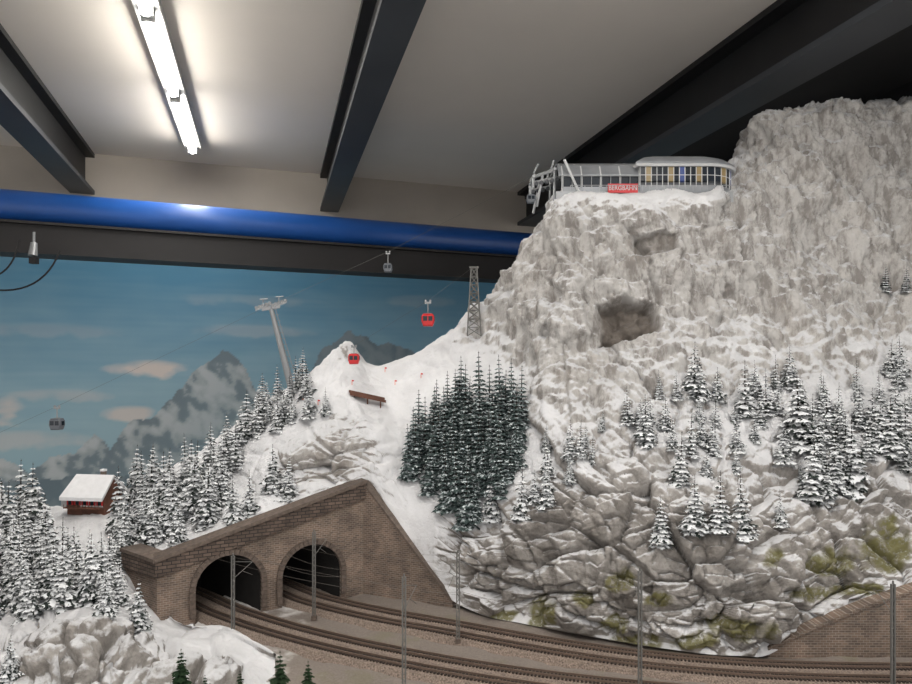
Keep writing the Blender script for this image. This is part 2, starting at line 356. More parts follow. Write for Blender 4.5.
def hermite(xs,V,xq):
    xs=np.array(xs,float); n=len(xs); T=np.zeros_like(V)
    for i in range(n):
        a=max(0,i-1); c=min(n-1,i+1); T[i]=(V[c]-V[a])/(xs[c]-xs[a])
    out=np.zeros((len(xq),)+V.shape[1:])
    idx=np.clip(np.searchsorted(xs,xq,side='right')-1,0,n-2)
    for k,(q,i) in enumerate(zip(xq,idx)):
        h=xs[i+1]-xs[i]; t=(q-xs[i])/h; t2=t*t; t3=t2*t
        out[k]=(2*t3-3*t2+1)*V[i]+(t3-2*t2+t)*h*T[i]+(-2*t3+3*t2)*V[i+1]+(t3-t2)*h*T[i+1]
    return out
def control(colsdef,back=True):
    arr=[]; xs=[]
    for px,rows in colsdef:
        if rows[0] is None: rows=[wrow(px)]+rows[1:]
        c=[]
        for (py,y,r) in rows:
            p=C(px,py,y); c.append([p.x,p.y,p.z,r,px,py])
        if back:
            x,y,z,r,_,py=c[-1]; k=x/y
            plate=555<px<730
            for (dy,dz,rr) in (((.34,.0,.2) if plate else (.2,-.05,r)),(.5,-.5,.6)):
                c.append([k*(y+dy) if not plate else x+.0*dy,y+dy,z+dz,rr,px,py])
            c.append([x,y+.75,.3,.5,px,py])
        arr.append(c); xs.append(px)
    return xs,np.array(arr).transpose(1,0,2)
def smooth(a,b,x): t=np.clip((x-a)/(b-a),0,1); return t*t*(3-2*t)
def ridged(x,y,z,o=4,g=.5):
    s=0;a=1;t=0
    for i in range(o):
        s+=a*(1-abs(noise.noise(Vector((x,y,z))))*2.2); t+=a; a*=g; x*=2.13;y*=2.13;z*=2.13
    return s/t
TV=[];TF=[];TM=[]
def build_patch(G,kind):
    nr,nc,_=G.shape
    P=G[...,:3].copy(); r=np.clip(G[...,3],0,1); px=G[...,4]; py=G[...,5]
    du=np.gradient(P,axis=1); dv=np.gradient(P,axis=0); N=np.cross(du,dv); N/= (np.linalg.norm(N,axis=2,keepdims=True)+1e-9)
    mask=np.zeros((nr,nc,4)); mask[...,3]=1
    D=np.zeros((nr,nc)); 
    for j in range(nr):
        for i in range(nc):
            x,y,z=P[j,i]; rr=r[j,i]
            low=1-min(1,max(0,(z-1.25)/.25))
            d=.010*noise.noise(Vector((x*7,y*7,z*7)))+.003*noise.noise(Vector((x*25,y*25,z*25)))
            if rr>.12:
                wx=x+.03*noise.noise(Vector((x*6,y*6,z*6))); wz=z+.03*noise.noise(Vector((x*6+9,y*6,z*6)))
                wu=wx+.35*(wz-1.8)*(1 if x>.3 else .5)
                fl=ridged(wu*4.5,y*3,wz*1.6,3)-.55
                fs_=ridged(wu*24,y*12,wz*5,4,.6)-.5
                fl2=noise.fractal(Vector((x*8,y*8,z*6)),.8,2.1,5)
                q=Vector((wx*9,y*5,wz*12)) ; vd,vp=noise.voronoi(q)
                cr=noise.cell(vp[0]*3.1); tilt=(q-vp[0])
                blk=cr*.6+ .5*(tilt.z*.7+tilt.x*(cr-.5)*2) - .55*(1-min(1,(vd[1]-vd[0])*7))
                q2=Vector((wx*26,y*14,wz*36)); vd2,vp2=noise.voronoi(q2); c2=noise.cell(vp2[0]*2.7)
                blk2=c2*.7+.5*(q2-vp2[0]).z*(c2-.3)-.4*(1-min(1,(vd2[1]-vd2[0])*6))
                lg=ridged(wx*4,y*2,wz*15,2)-.5
                up=.056*fl+.019*fs_+.018*fl2+.014*blk+.006*blk2+.010*lg
                lo=.016*fl+.008*fs_+.018*fl2+.042*blk+.015*blk2
                d+=rr*(lo*low+up*(1-low))
            D[j,i]=d
            R=rr*(.95+.05*low)
            mask[j,i,0]=min(1,R)
    if kind=='M':
        tap=np.where(px<455,smooth(0,25,np.arange(nr)[:,None]*np.ones((1,nc))),smooth(0,6,np.arange(nr)[:,None]*np.ones((1,nc))))
        D*=tap
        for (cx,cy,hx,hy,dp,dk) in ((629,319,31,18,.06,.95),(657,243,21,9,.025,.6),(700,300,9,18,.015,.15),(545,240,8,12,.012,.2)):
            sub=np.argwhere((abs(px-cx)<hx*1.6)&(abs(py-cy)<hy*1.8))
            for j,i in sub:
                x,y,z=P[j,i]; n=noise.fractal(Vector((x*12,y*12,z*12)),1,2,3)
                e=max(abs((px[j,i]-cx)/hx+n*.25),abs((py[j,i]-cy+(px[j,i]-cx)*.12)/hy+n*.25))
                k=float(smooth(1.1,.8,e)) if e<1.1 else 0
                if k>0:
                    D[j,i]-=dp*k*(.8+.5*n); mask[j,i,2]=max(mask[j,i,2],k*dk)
        for (cx,cy,hx,hy) in ((830,560,24,15),(888,545,28,24),(742,630,30,12),(540,615,18,15),(620,580,15,12),(582,600,16,8),(612,626,20,8),(812,594,24,8),(690,642,38,7),(640,642,32,7),(500,618,14,5),(860,588,34,7),(660,600,14,8),(770,560,10,10)):
            sub=np.argwhere((abs(px-cx)<hx*1.7)&(abs(py-cy)<hy*1.7))
            for j,i in sub:
                x,y,z=P[j,i]; n=noise.fractal(Vector((x*30,y*30,z*30)),1,2,3)
                e=((px[j,i]-cx)/hx)**2+((py[j,i]-cy)/hy)**2+n*.9
                k=float(smooth(1.2,.4,e)) if e<1.2 else 0
                mask[j,i,1]=max(mask[j,i,1],k)
    P=P+N*D[...,None]
    o=len(TV)
    TV.extend(map(tuple,P.reshape(-1,3))); TM.extend(mask.reshape(-1,4))
    for j in range(nr-1):
        for i in range(nc-1):
            a=o+j*nc+i; TF.append((a,a+1,a+nc+1,a+nc))
xs,A0=control(Mc); nrw=A0.shape[0]
G=hermite(range(nrw),A0,np.concatenate([np.linspace(0,9,420),np.linspace(9,nrw-1,46)[1:]]))
G=hermite(xs,G.transpose(1,0,2),np.linspace(128,1120,740)).transpose(1,0,2)
build_patch(G,'M')
Lc=[(-160,[(760,1.08,.8),(690,1.2,.8),(640,1.36,.5),(600,1.55,.2),(555,1.85,.2),(512,2.25,.2)]),
(-60,[(760,1.08,.8),(690,1.2,.8),(642,1.36,.5),(600,1.55,.2),(555,1.85,.2),(512,2.25,.2)]),
(0,[(750,1.08,.8),(688,1.2,.9),(645,1.36,.6),(600,1.55,.2),(552,1.85,.2),(512,2.25,.2)]),
(40,[(740,1.10,.8),(672,1.22,1),(628,1.36,.9),(598,1.55,.2),(550,1.85,.2),(508,2.25,.2)]),
(80,[(735,1.12,.8),(660,1.22,1),(622,1.36,.9),(600,1.5,.2),(552,1.8,.2),(506,2.2,.2)]),
(118,[(735,1.14,.8),(665,1.23,1),(630,1.38,.9),(606,1.5,.3),(562,1.72,.2),(506,2.2,.2)]),
(145,[(735,1.14,.8),(672,1.25,1),(640,1.38,.9),(622,1.50,.5),(606,1.62,.2),(560,1.9,.2)]),
(175,[(735,1.14,.8),(672,1.25,1),(648,1.38,.9),(636,1.48,.5),(625,1.6,.2),(622,1.64,.1)]),
(225,[(735,1.14,.7),(680,1.25,.9),(662,1.36,.7),(650,1.44,.3),(636,1.53,.2),(628,1.60,.1)]),
(275,[(735,1.14,.6),(700,1.23,.5),(684,1.30,.4),(672,1.36,.3),(660,1.41,.1),(655,1.44,.1)])]
xs,A1=control(Lc,False)
bk=A1[-1].copy(); bk[:,0]*=1.1; bk[:,1]+=.3; bk[:,2]-=.2; bk2=bk.copy(); bk2[:,1]+=.2; bk2[:,2]=.2
A1=np.concatenate([A1,bk[None],bk2[None]])
G=hermite(range(A1.shape[0]),A1,np.linspace(0,A1.shape[0]-1,190))
G=hermite(xs,G.transpose(1,0,2),np.linspace(-160,275,260)).transpose(1,0,2)
build_patch(G,'L')
me=bpy.data.meshes.new('snowy_mountain_terrain'); me.from_pydata(TV,[],TF)
ca=me.color_attributes.new('mask','FLOAT_COLOR','POINT'); ca.data.foreach_set('color',np.array(TM).reshape(-1))
me.materials.append(M_terr); me.polygons.foreach_set('use_smooth',[True]*len(TF))
terr=bpy.data.objects.new('snowy_mountain_terrain',me); scene.collection.objects.link(terr)
bvh=BVHTree.FromPolygons([Vector(v) for v in TV],TF)
camP=Vector((0,0,CAMZ))
def hit(px,py):
    d=Vector(((px-456)/F,1,(HY-py)/F)).normalized(); h=bvh.ray_cast(camP,d)
    return h[0]
# ground
GV=[];GF=[];gx=np.linspace(-.62,1.6,200);gy=np.linspace(1.0,1.95,90)
for y in gy:
    for x in gx: GV.append((x,y,.889+.005*noise.noise(Vector((x*12,y*12,0)))+.002*noise.noise(Vector((x*60,y*60,0)))))
for j in range(len(gy)-1):
    for i in range(len(gx)-1):
        a=j*200+i; GF.append((a,a+1,a+201,a+200))
me=bpy.data.meshes.new('trackside_ground'); me.from_pydata(GV,[],GF); me.materials.append(M_ground); me.polygons.foreach_set('use_smooth',[True]*len(GF))
scene.collection.objects.link(bpy.data.objects.new('trackside_ground',me))
b=MB(); b.box((.0,1.0,.42),(3.6,.04,.84),M_fascia); b.box((0,1.9,.2),(3.6,1.8,.04),M_fascia)
for x in (-1.7,0,1.7): b.box((x,1.9,.1),(.08,1.6,.2),M_fascia)
b.obj('layout_table')
# ---------------------------------------------------------------- brick structures
def wall_poly(name,origin,dxy,outline,holes,thick,mat,parent=None,off=0):
    cu=bpy.data.curves.new(name,'CURVE'); cu.dimensions='2D'; cu.fill_mode='BOTH'; cu.extrude=thick/2
    for pts in [outline]+holes:
        sp=cu.splines.new('POLY'); sp.points.add(len(pts)-1)
        for i,p in enumerate(pts): sp.points[i].co=(p[0],p[1],0,1)
        sp.use_cyclic_u=True
    co=bpy.data.objects.new('t',cu); scene.collection.objects.link(co)
    dg=bpy.context.evaluated_depsgraph_get(); dg.update()
    me=bpy.data.meshes.new_from_object(co.evaluated_get(dg)); bpy.data.objects.remove(co)
    me.name=name; me.materials.clear(); me.materials.append(mat)
    o=bpy.data.objects.new(name,me); scene.collection.objects.link(o)
    X=Vector((dxy[0],dxy[1],0)).normalized(); Y=Vector((0,0,1)); Z=X.cross(Y)
    mw=Matrix((X,Y,Z)).transposed().to_4x4(); mw.translation=Vector(origin)-Z*(thick/2)+Z*off
    o.matrix_world=mw
    if parent: o.parent=parent
    return o
tp=empty('brick_tunnel_portal')
w_=.078; leg=.062
def arch(cx,w=w_,l=leg,base=-.02,n=24):
    return [(cx-w,base)]+[(cx-w*math.cos(math.pi*i/n),l+w*math.sin(math.pi*i/n)) for i in range(n+1)]+[(cx+w,base)]
s1,s2=.1625,.3702; org=(PA.x,PA.y,TZ)
wall_poly('portal_wall',org,PD,[(0,-.03),(PL,-.03),(PL,.275),(0,.13)],[arch(s1),arch(s2)],.03,M_brick,tp)
wall_poly('parapet',org,PD,[(-.006,.108),(PL+.004,.248),(PL+.004,.290),(-.006,.146)],[],.045,M_block,tp,.008)
wall_poly('coping',org,PD,[(-.01,.144),(PL+.006,.288),(PL+.006,.297),(-.01,.153)],[],.055,M_ring,tp,.012)
rd=Vector((.804,-.595)); ro=(-.817,1.70,TZ)
wall_poly('return_wall',ro,rd,[(0,-.03),(.148,-.03),(.148,.13),(0,.13)],[],.03,M_brick,tp)
wall_poly('return_parapet',ro,rd,[(0,.108),(.154,.108),(.154,.146),(0,.15)],[],.045,M_block,tp,.008)
wall_poly('return_coping',ro,rd,[(0,.149),(.158,.145),(.158,.153),(0,.157)],[],.055,M_ring,tp,.012)
wd=Vector((.24,-.104)); WL=wd.length
wall_poly('wing_wall',(PB.x,PB.y,TZ),wd,[(0,-.03),(WL,-.03),(WL,.0),(0,.285)],[],.03,M_brick,tp)
wall_poly('wing_coping',(PB.x,PB.y,TZ),wd,[(0,.285),(WL,-.001),(WL+.005,.004),(0,.292)],[],.036,M_ring,tp,.003)
X3=Vector((PD.x,PD.y,0)); N3=X3.cross(Vector((0,0,1)))
b=MB()
for s in (s1,s2):
    n=22
    for i in range(n):
        t=math.pi*(i+.5)/n; r=w_+.007
        c=Vector(org)+X3*(s-r*math.cos(t))+Vector((0,0,leg+r*math.sin(t)))+N3*.002
        rad=(X3*(-math.cos(t))+Vector((0,0,math.sin(t)))).normalized(); tan=rad.cross(N3)
        b.box(c,(.013,w_*math.pi/n*.97,.010),M_ring,rad,tan,N3)
    for k in range(6):
        for sg in (-1,1):
            b.box(Vector(org)+X3*(s+sg*(w_+.007))+Vector((0,0,.005+k*.0103))+N3*.002,(.013,.010,.0095),M_ring,X3)
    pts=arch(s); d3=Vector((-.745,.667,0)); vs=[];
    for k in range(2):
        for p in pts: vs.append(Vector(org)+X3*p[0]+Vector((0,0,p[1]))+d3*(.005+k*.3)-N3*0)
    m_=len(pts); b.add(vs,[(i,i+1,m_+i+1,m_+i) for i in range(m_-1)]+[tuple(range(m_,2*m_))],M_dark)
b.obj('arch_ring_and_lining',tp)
rw=empty('brick_retaining_wall')
wall_poly('wall',(.655,1.45,TZ),(1,0),[(0,-.03),(.9,-.03),(.9,.25),(.7,.22),(.488,.184),(.32,.133),(.215,.098),(.11,.056),(0,.006)],[],.025,M_brick,rw)
tops=[(0,.006),(.11,.056),(.215,.098),(.32,.133),(.488,.184),(.7,.22)]
wall_poly('coping',(.655,1.45,TZ),(1,0),tops+[(x,z+.006) for x,z in tops[::-1]],[],.032,M_brick,rw,.004)
# ---------------------------------------------------------------- tracks
def spline(pts,step=.0075):
    P=np.array(pts,float); d=np.r_[0,np.cumsum(np.linalg.norm(np.diff(P,axis=0),axis=1))]
    q=np.arange(0,d[-1],step); return hermite(d,P,q)
def offs(path,o):
    T=np.gradient(path,axis=0); T/=np.linalg.norm(T,axis=1)[:,None]
    return path+np.c_[-T[:,1],T[:,0]]*o,T
gR=[(-.60,1.985),(-.50,1.91),(-.374,1.79),(-.20,1.68),(-.014,1.59),(.18,1.495),(.37,1.42),(.6,1.37),(.9,1.352),(1.45,1.352)]
gL=[(-.78,1.885),(-.69,1.81),(-.556,1.69),(-.36,1.555),(-.12,1.43),(.15,1.325),(.45,1.255),(.8,1.22),(1.45,1.22)]
def sweep(b,path,T,prof,mat):
    n=len(prof); vs=[]
    for p,t in zip(path,T):
        for (o,z) in prof: vs.append((p[0]-t[1]*o,p[1]+t[0]*o,z))
    fs=[(j*n+i,j*n+(i+1)%n,(j+1)*n+(i+1)%n,(j+1)*n+i) for j in range(len(path)-1) for i in range(n)]
    b.add(vs,fs,mat)
for g in (gR,gL):
    path=spline(g); _,T=offs(path,0)
    b=MB(); sweep(b,path,T,[(-.066,.885),(-.052,.899),(.052,.899),(.066,.885)],M_ballast)
    for o in (-.028,.028):
        q,T2=offs(path,o)
        for p,t in zip(q,T2): b.box((p[0],p[1],.9),(.0036,.029,.004),M_sleeper,(t[0],t[1],0))
        for s in (-.00825,.00825):
            rr,T3=offs(q,s); sweep(b,rr,T3,[(-.0011,.9015),(-.0011,.9055),(.0011,.9055),(.0011,.9015)],M_rail)
    b.obj('railway_track' )
def mast(px,py,y,toppy,arm,side=1):
    base=Vector(((px-456)/F*y,y,.893)); H=CAMZ+(HY-toppy)/F*y-.893
    b=MB(); w=.0046
    for dx in (-w,w): b.box((dx*.6,0,H/2),(.0026,.0045,H),M_pole)
    n=int(H/.012)
    for i in range(n):
        z=H*(i+.5)/n; sg=1 if i%2 else -1
        b.box((0,0,z),(.0075,.0022,.0012),M_pole,X=Vector((.0052,0,.010*sg)),Y=Vector((0,1,0)),Z=Vector((-.010*sg,0,.0052)))
    b.box((0,0,.004),(.012,.012,.01),M_ring)
    a=Vector(arm)
    b.cyl((0,0,H*.93),Vector((a.x,a.y,H*.86)),.0007,M_pole,n=6); b.cyl((0,0,H*.72),Vector((a.x,a.y,H*.86)),.0007,M_pole,n=6)
    b.cyl(Vector((a.x*.5,a.y*.5,H*.78)),Vector((a.x,a.y,H*.70)),.0006,M_pole,n=6)
    b.cyl((0,0,H),(0,0,H+.006),.0018,M_pole,n=6)
    b.obj('catenary_mast',loc=base); return base,H
for a in [(233,635,1.545,556,(.03,.045)),(314,612,1.66,532,(.02,.05)),(404,695,1.27,577,(.02,.05)),(458,645,1.52,553,(-.02,-.05)),(640,690,1.30,571,(.0,.05)),(893,690,1.285,584,(.0,.05))]:
    mast(*a)
b=MB()
for g in (gR,gL):
    path=spline(g,.03)
    for o in (-.028,.028):
        q,_=offs(path,o); zs=[(1.035,.00028),(1.062,.00028)]
        for hz,rr in zs:
            for i in range(6,len(q)-1):
                sag=0 if hz<1.05 else -.012*math.sin(math.pi*((i%8)/8)); sag2=0 if hz<1.05 else -.012*math.sin(math.pi*(((i+1)%8 or 8)/8))
                b.cyl((q[i][0],q[i][1],hz+sag),(q[i+1][0],q[i+1][1],hz+sag2),rr,M_wire,n=4)
b.obj('overhead_catenary_wires')
# ---------------------------------------------------------------- trees
def fir_mesh(name,seed,mat,width=.2,nb=10,nw=17):
    rnd=random.Random(seed); V=[];Fc=[];tip=[];mi=[]
    def addv(p,t): V.append(tuple(p)); tip.append(t); return len(V)-1
    n=6; ids=[]
    for (z,r) in ((0,.018),(.5,.012),(1.0,.002)):
        ids.append([addv((r*math.cos(2*math.pi*i/n),r*math.sin(2*math.pi*i/n),z),.5) for i in range(n)])
    for a in range(2):
        for i in range(n): Fc.append((ids[a][i],ids[a][(i+1)%n],ids[a+1][(i+1)%n],ids[a+1][i])); mi.append(1)
    for w in range(nw):
        f=w/(nw-1); z=.07+.90*f; R=width*((1-f)**.85)*(.88+.24*rnd.random())+.010
        m=max(4,int(nb*(1-f*.55))); ph=rnd.random()*6.28
        for k in range(m):
            a=ph+2*math.pi*k/m+rnd.uniform(-.25,.25); L=R*rnd.uniform(.7,1.18); dr=rnd.uniform(.25,.55)
            dx,dy=math.cos(a),math.sin(a); seg=5; prev=None; wb=L*.34+.005
            for s in range(seg+1):
                t=s/seg; rad=L*t; zz_=z+.05*(1-f*.6)*math.sin(t*2.2)*.5-dr*L*t*t
                wd_=wb*(math.sin(math.pi*min(1,.15+t*.85))**.7)*(1.3 if s%2 else .65)
                if s==seg: wd_=.002
                c=addv((dx*rad,dy*rad,zz_+rnd.uniform(0,.006)),t)
                l=addv((dx*rad-dy*wd_+dx*wd_*.4,dy*rad+dx*wd_+dy*wd_*.4,zz_-wd_*.5),min(1,t+.25))
                r=addv((dx*rad+dy*wd_+dx*wd_*.4,dy*rad-dx*wd_+dy*wd_*.4,zz_-wd_*.5),min(1,t+.25))
                if prev:
                    Fc.append((prev[0],c,l,prev[1])); Fc.append((prev[0],prev[2],r,c)); mi+= [0,0]
                prev=(c,l,r)
    me=bpy.data.meshes.new(name); me.from_pydata(V,[],Fc); me.materials.append(mat); me.materials.append(M_trunk)
    me.polygons.foreach_set('material_index',mi)
    at=me.attributes.new('tip','FLOAT','POINT'); at.data.foreach_set('value',tip); me.update(); return me
snowy=[fir_mesh('snowy_fir_%d'%i,i,M_fir,.225+.025*(i%3),10,13+i%3) for i in range(6)]
darkf=[fir_mesh('frosted_fir_%d'%i,20+i,M_firD,.19+.03*(i%2),10,15) for i in range(4)]
greenf=[fir_mesh('green_fir_%d'%i,40+i,M_firG,.26) for i in range(3)]
placed=[]
def tree(parent,px,py,hpx,kinds,mind=0,hm=None):
    p=hit(px,py)
    if p is None: return False
    if mind:
        for q in placed:
            if (q-p).length<mind: return False
    placed.append(p)
    h=hm if hm else hpx*1.1*p.y/F
    o=bpy.data.objects.new('fir',random.choice(kinds)); scene.collection.objects.link(o); o.parent=parent
    o.location=p-Vector((0,0,.006)); s=h*random.uniform(.9,1.1); o.scale=(s*random.uniform(.88,1.12),s*random.uniform(.88,1.12),s)
    o.rotation_euler=(random.uniform(-.04,.04),random.uniform(-.04,.04),random.random()*6.28); return True
def inpoly(x,y,poly):
    c=False; n=len(poly)
    for i in range(n):
        x1,y1=poly[i]; x2,y2=poly[i-1]
        if (y1>y)!=(y2>y) and x<(x2-x1)*(y-y1)/(y2-y1)+x1: c=not c
    return c
def fill(parent,poly,n,h0,h1,kinds,mind,excl=None):
    xs=[p[0] for p in poly]; ys=[p[1] for p in poly]; k=0
    for _ in range(n*30):
        x=random.uniform(min(xs),max(xs)); y=random.uniform(min(ys),max(ys))
        if excl and inpoly(x,y,excl): continue
        if inpoly(x,y,poly) and tree(parent,x,y,random.uniform(h0,h1),kinds,mind): k+=1
        if k>=n: break
fl=empty('snowy_fir_forest')
for t in [(152,546,50),(178,545,48),(207,526,62),(234,522,50),(222,500,46),(250,514,42),(273,490,46),(288,497,36),(245,440,44),(228,455,42),(262,410,36),(278,398,34),(278,430,38),(296,390,36),(310,416,30),(326,414,28),(195,502,58),(165,512,56),(142,500,48),(186,482,50),(210,474,48),(250,405,22),(305,372,22),(138,632,52),(120,606,50),(60,608,60),(90,604,62),(45,598,52),(25,560,46),(12,590,52),(76,586,52),(104,588,54),(30,615,48),(105,616,46),(10,680,40),(120,545,42),(40,540,34),(18,530,34)]:
    tree(fl,t[0],t[1],t[2],snowy)
fill(fl,[(-60,518),(50,518),(66,532),(120,520),(128,560),(118,610),(95,605),(60,612),(20,618),(-60,640)],60,42,58,snowy,.046,[(44,490),(118,490),(122,574),(48,574)])
fill(fl,[(135,500),(215,462),(240,450),(232,505),(200,520),(160,535),(145,540)],14,42,56,snowy,.05)
fill(fl,[(240,435),(262,405),(300,380),(315,385),(300,420),(260,440)],9,28,38,snowy,.04)
fc=empty('dark_fir_forest')
fill(fc,[(404,478),(412,450),(440,425),(455,412),(520,412),(524,450),(512,490),(490,505),(466,528),(450,520),(436,492)],52,40,64,darkf,.03)
for t in [(410,478,50),(430,492,48),(462,528,42),(455,420,52),(500,440,52),(475,520,44),(515,450,55)]: tree(fc,t[0],t[1],t[2],darkf)
fr=empty('sparse_snowy_firs')
for t in [(492,518,44),(521,516,54),(548,503,36),(548,475,34),(570,460,40),(580,455,34),(592,462,30),(602,430,20),(535,500,30),
 (694,396,50),(660,397,26),(677,398,26),(628,422,32),(646,442,46),(672,448,34),(680,482,50),(661,544,50),(695,531,50),(720,529,54),(742,534,60),(781,524,38),(735,427,28),(745,415,52),(766,414,48),(775,390,36),(790,387,38),(755,395,32),(800,446,64),(814,502,66),(834,487,50),(851,488,64),(868,458,44),(890,457,56),(906,444,44),(826,442,48),(796,430,44),(842,440,44),(702,442,34),(712,452,36),(690,455,42),(885,291,26),(901,374,34),(906,291,24),(890,374,34),(872,428,38),(820,470,50),(736,470,24),(760,425,34),(700,420,28),(858,425,38),(880,404,30),(650,420,28),(906,470,46),(838,420,40),(812,440,44),(778,412,30),(715,425,28),(640,425,30),(665,430,36),(784,460,34),(846,462,50),(878,445,46),(826,500,46),(755,440,26),(700,398,36),(706,475,28),(804,416,36),(824,412,34),(895,420,40)]:
    tree(fr,t[0],t[1],t[2],snowy)
fill(fr,[(615,415),(690,400),(780,395),(912,385),(912,465),(800,500),(770,450),(700,490),(640,450)],22,24,38,snowy,.055)
fill(fr,[(540,440),(600,440),(600,470),(540,505)],4,22,32,snowy,.05)
ff=empty('green_fir_trees')
for (px,tp_,y) in ((181,646,1.2),(240,668,1.18),(280,648,1.19),(308,658,1.2),(205,672,1.16)):
    ztop=CAMZ+(HY-tp_)/F*y; x=(px-456)/F*y
    h=bvh.ray_cast(Vector((x,y,1.4)),Vector((0,0,-1)))[0]; zb=min(h.z if h else .885,ztop-.08)
    o=bpy.data.objects.new('fir',random.choice(greenf)); scene.collection.objects.link(o); o.parent=ff; o.location=(x,y,zb-.004); s=ztop-zb; o.scale=(s,s,s)
# ---------------------------------------------------------------- gondolas etc
def gondola(name,px,py,y,mat,wpx=12,hang=12,twin=False):
    w=wpx*y/F; h=w*.95; p=C(px,py,y); b=MB(); H=hang*y/F
    sec=[(-.36,-.5),(.36,-.5),(.5,-.1),(.48,.3),(.36,.5),(-.36,.5),(-.48,.3),(-.5,-.1)]
    dpt=w*.8
    def ring(k,yy): return [(x*w*k,yy,z*h*k) for x,z in sec]
    rings=[ring(.8,-dpt/2),ring(1,-dpt*.38),ring(1,dpt*.38),ring(.8,dpt/2)]
    vs=sum(rings,[]); fs=[(j*8+i,j*8+(i+1)%8,(j+1)*8+(i+1)%8,(j+1)*8+i) for j in range(3) for i in range(8)]+[tuple(range(8)),tuple(range(24,32))[::-1]]
    b.add(vs,fs,mat)
    for sg in (-1,1):
        b.box((-.2*w,sg*dpt*.49,.1*h),(w*.32,dpt*.06,h*.38),M_glass); b.box((.2*w,sg*dpt*.49,.1*h),(w*.32,dpt*.06,h*.38),M_glass)
        b.box((sg*w*.49,0,.08*h),(w*.04,dpt*.5,h*.36),M_glass)
    b.cyl((0,0,h*.5),(0,0,h*.5+H*.8),w*.05,M_grey,n=6); b.cyl((-w*.25,0,h*.5),(w*.25,0,h*.52),w*.05,M_grey,n=6)
    b.box((0,0,h*.5+H*.85),(w*.5,w*.12,w*.14),M_grey)
    for sx in (-.18,.18): b.cyl((sx*w,-w*.06,h*.5+H),(sx*w,w*.06,h*.5+H),w*.09,M_grey,n=10)
    b.obj(name,loc=p); return p+Vector((0,0,h*.5+H))
g1=gondola('cable_car_gondola',388,268,2.12,M_cabin,9,12)
g2=gondola('cable_car_gondola',428,320,2.12,M_red,13,13)
g3=gondola('cable_car_gondola',354,359,2.05,M_red,11,8)
g4=gondola('cable_car_gondola',57,424,2.0,M_cabin,12,12)
top=C(271,308,2.12); bs=hit(294,392) or C(294,392,2.2); b=MB()
b.cyl(bs-Vector((0,0,.02)),top,.012,M_grey,.007,n=12)
ax=Vector((.9,.25,.18)).normalized(); b.box(top,(.055,.012,.010),M_grey,ax)
for sg in (-1,1):
    c=top+ax*.024*sg+Vector((0,0,.006)); dr=Vector((.75,.5,.35)).normalized()
    b.box(c,(.05,.006,.006),M_grey,dr)
    for k in range(5): cc=c+dr*(.011*(k-2))+Vector((0,0,.006)); b.cyl(cc-Vector((0,.003,0)),cc+Vector((0,.003,0)),.005,M_grey,n=10)
    b.cyl(c,c+Vector((0,0,.026)),.0018,M_grey,n=6); b.cyl(c+Vector((-.01,0,.024)),c+Vector((.014,0,.026)),.0018,M_grey,n=6)
for k in range(12):
    p=bs.lerp(top,.15+k*.07); b.box(p+Vector((.014,-.004,0)),(.012,.002,.0015),M_grey)
b.cyl(bs.lerp(top,.1)+Vector((.02,-.004,0)),top+Vector((.014,-.004,0)),.0012,M_grey,n=5)
b.obj('ropeway_pylon')
bs=hit(474,330) or C(474,325,2.2); tp2=C(472,268,bs.y); H=tp2.z-bs.z+.02; b=MB(); L=8
def leg_(sx,sy,t): wv=.022*(1-t)+.009*t; return Vector((sx*wv,sy*wv,-.02+H*t))
for sx,sy in((-1,-1),(1,-1),(1,1),(-1,1)): b.cyl(leg_(sx,sy,0),leg_(sx,sy,1),.0022,M_pole,n=6)
cs=[(-1,-1),(1,-1),(1,1),(-1,1)]
for i in range(L):
    for k in range(4):
        a=cs[k]; c=cs[(k+1)%4]
        b.cyl(leg_(*a,i/L),leg_(*c,(i+1)/L),.0014,M_pole,n=5); b.cyl(leg_(*c,i/L),leg_(*a,(i+1)/L),.0014,M_pole,n=5); b.cyl(leg_(*a,(i+1)/L),leg_(*c,(i+1)/L),.0014,M_pole,n=5)
b.box((0,0,H-.018),(.03,.012,.005),M_pole)
b.obj('lattice_ropeway_tower',loc=bs)
stx=Vector((.245,2.17,2.10))
def rope(name,pts,r=.00035,mat=M_pole):
    b=MB()
    for a,c in zip(pts[:-1],pts[1:]): b.cyl(a,c,r,mat,n=5)
    return b.obj(name)
rope('haul_rope',[stx,g1,top+Vector((0,0,.01)),g4,g4+(g4-top)*.5])
rope('haul_rope',[bs+Vector((0,0,H-.015)),g2,g3],.0003)
def bez(a,b_,c,n=14): return [(a*(1-t)**2+b_*2*t*(1-t)+c*t*t) for t in [i/n for i in range(n+1)]]
rope('hanging_cable',bez(C(-30,285,3.0),C(40,305,3.0),C(60,250,3.0)),.004,M_black)
rope('hanging_cable',bez(C(-20,278,3.0),C(12,280,3.0),C(19,240,3.0)),.004,M_black)
b=MB(); p=C(34,232,3.15); b.cyl(p,p-Vector((0,0,.05)),.006,M_grey); b.cyl(p-Vector((0,0,.05)),p-Vector((0,.01,.11)),.014,M_grey,.020,n=14); b.box(p-Vector((0,0,.13)),(.03,.03,.03),M_black); b.obj('hanging_spotlight')
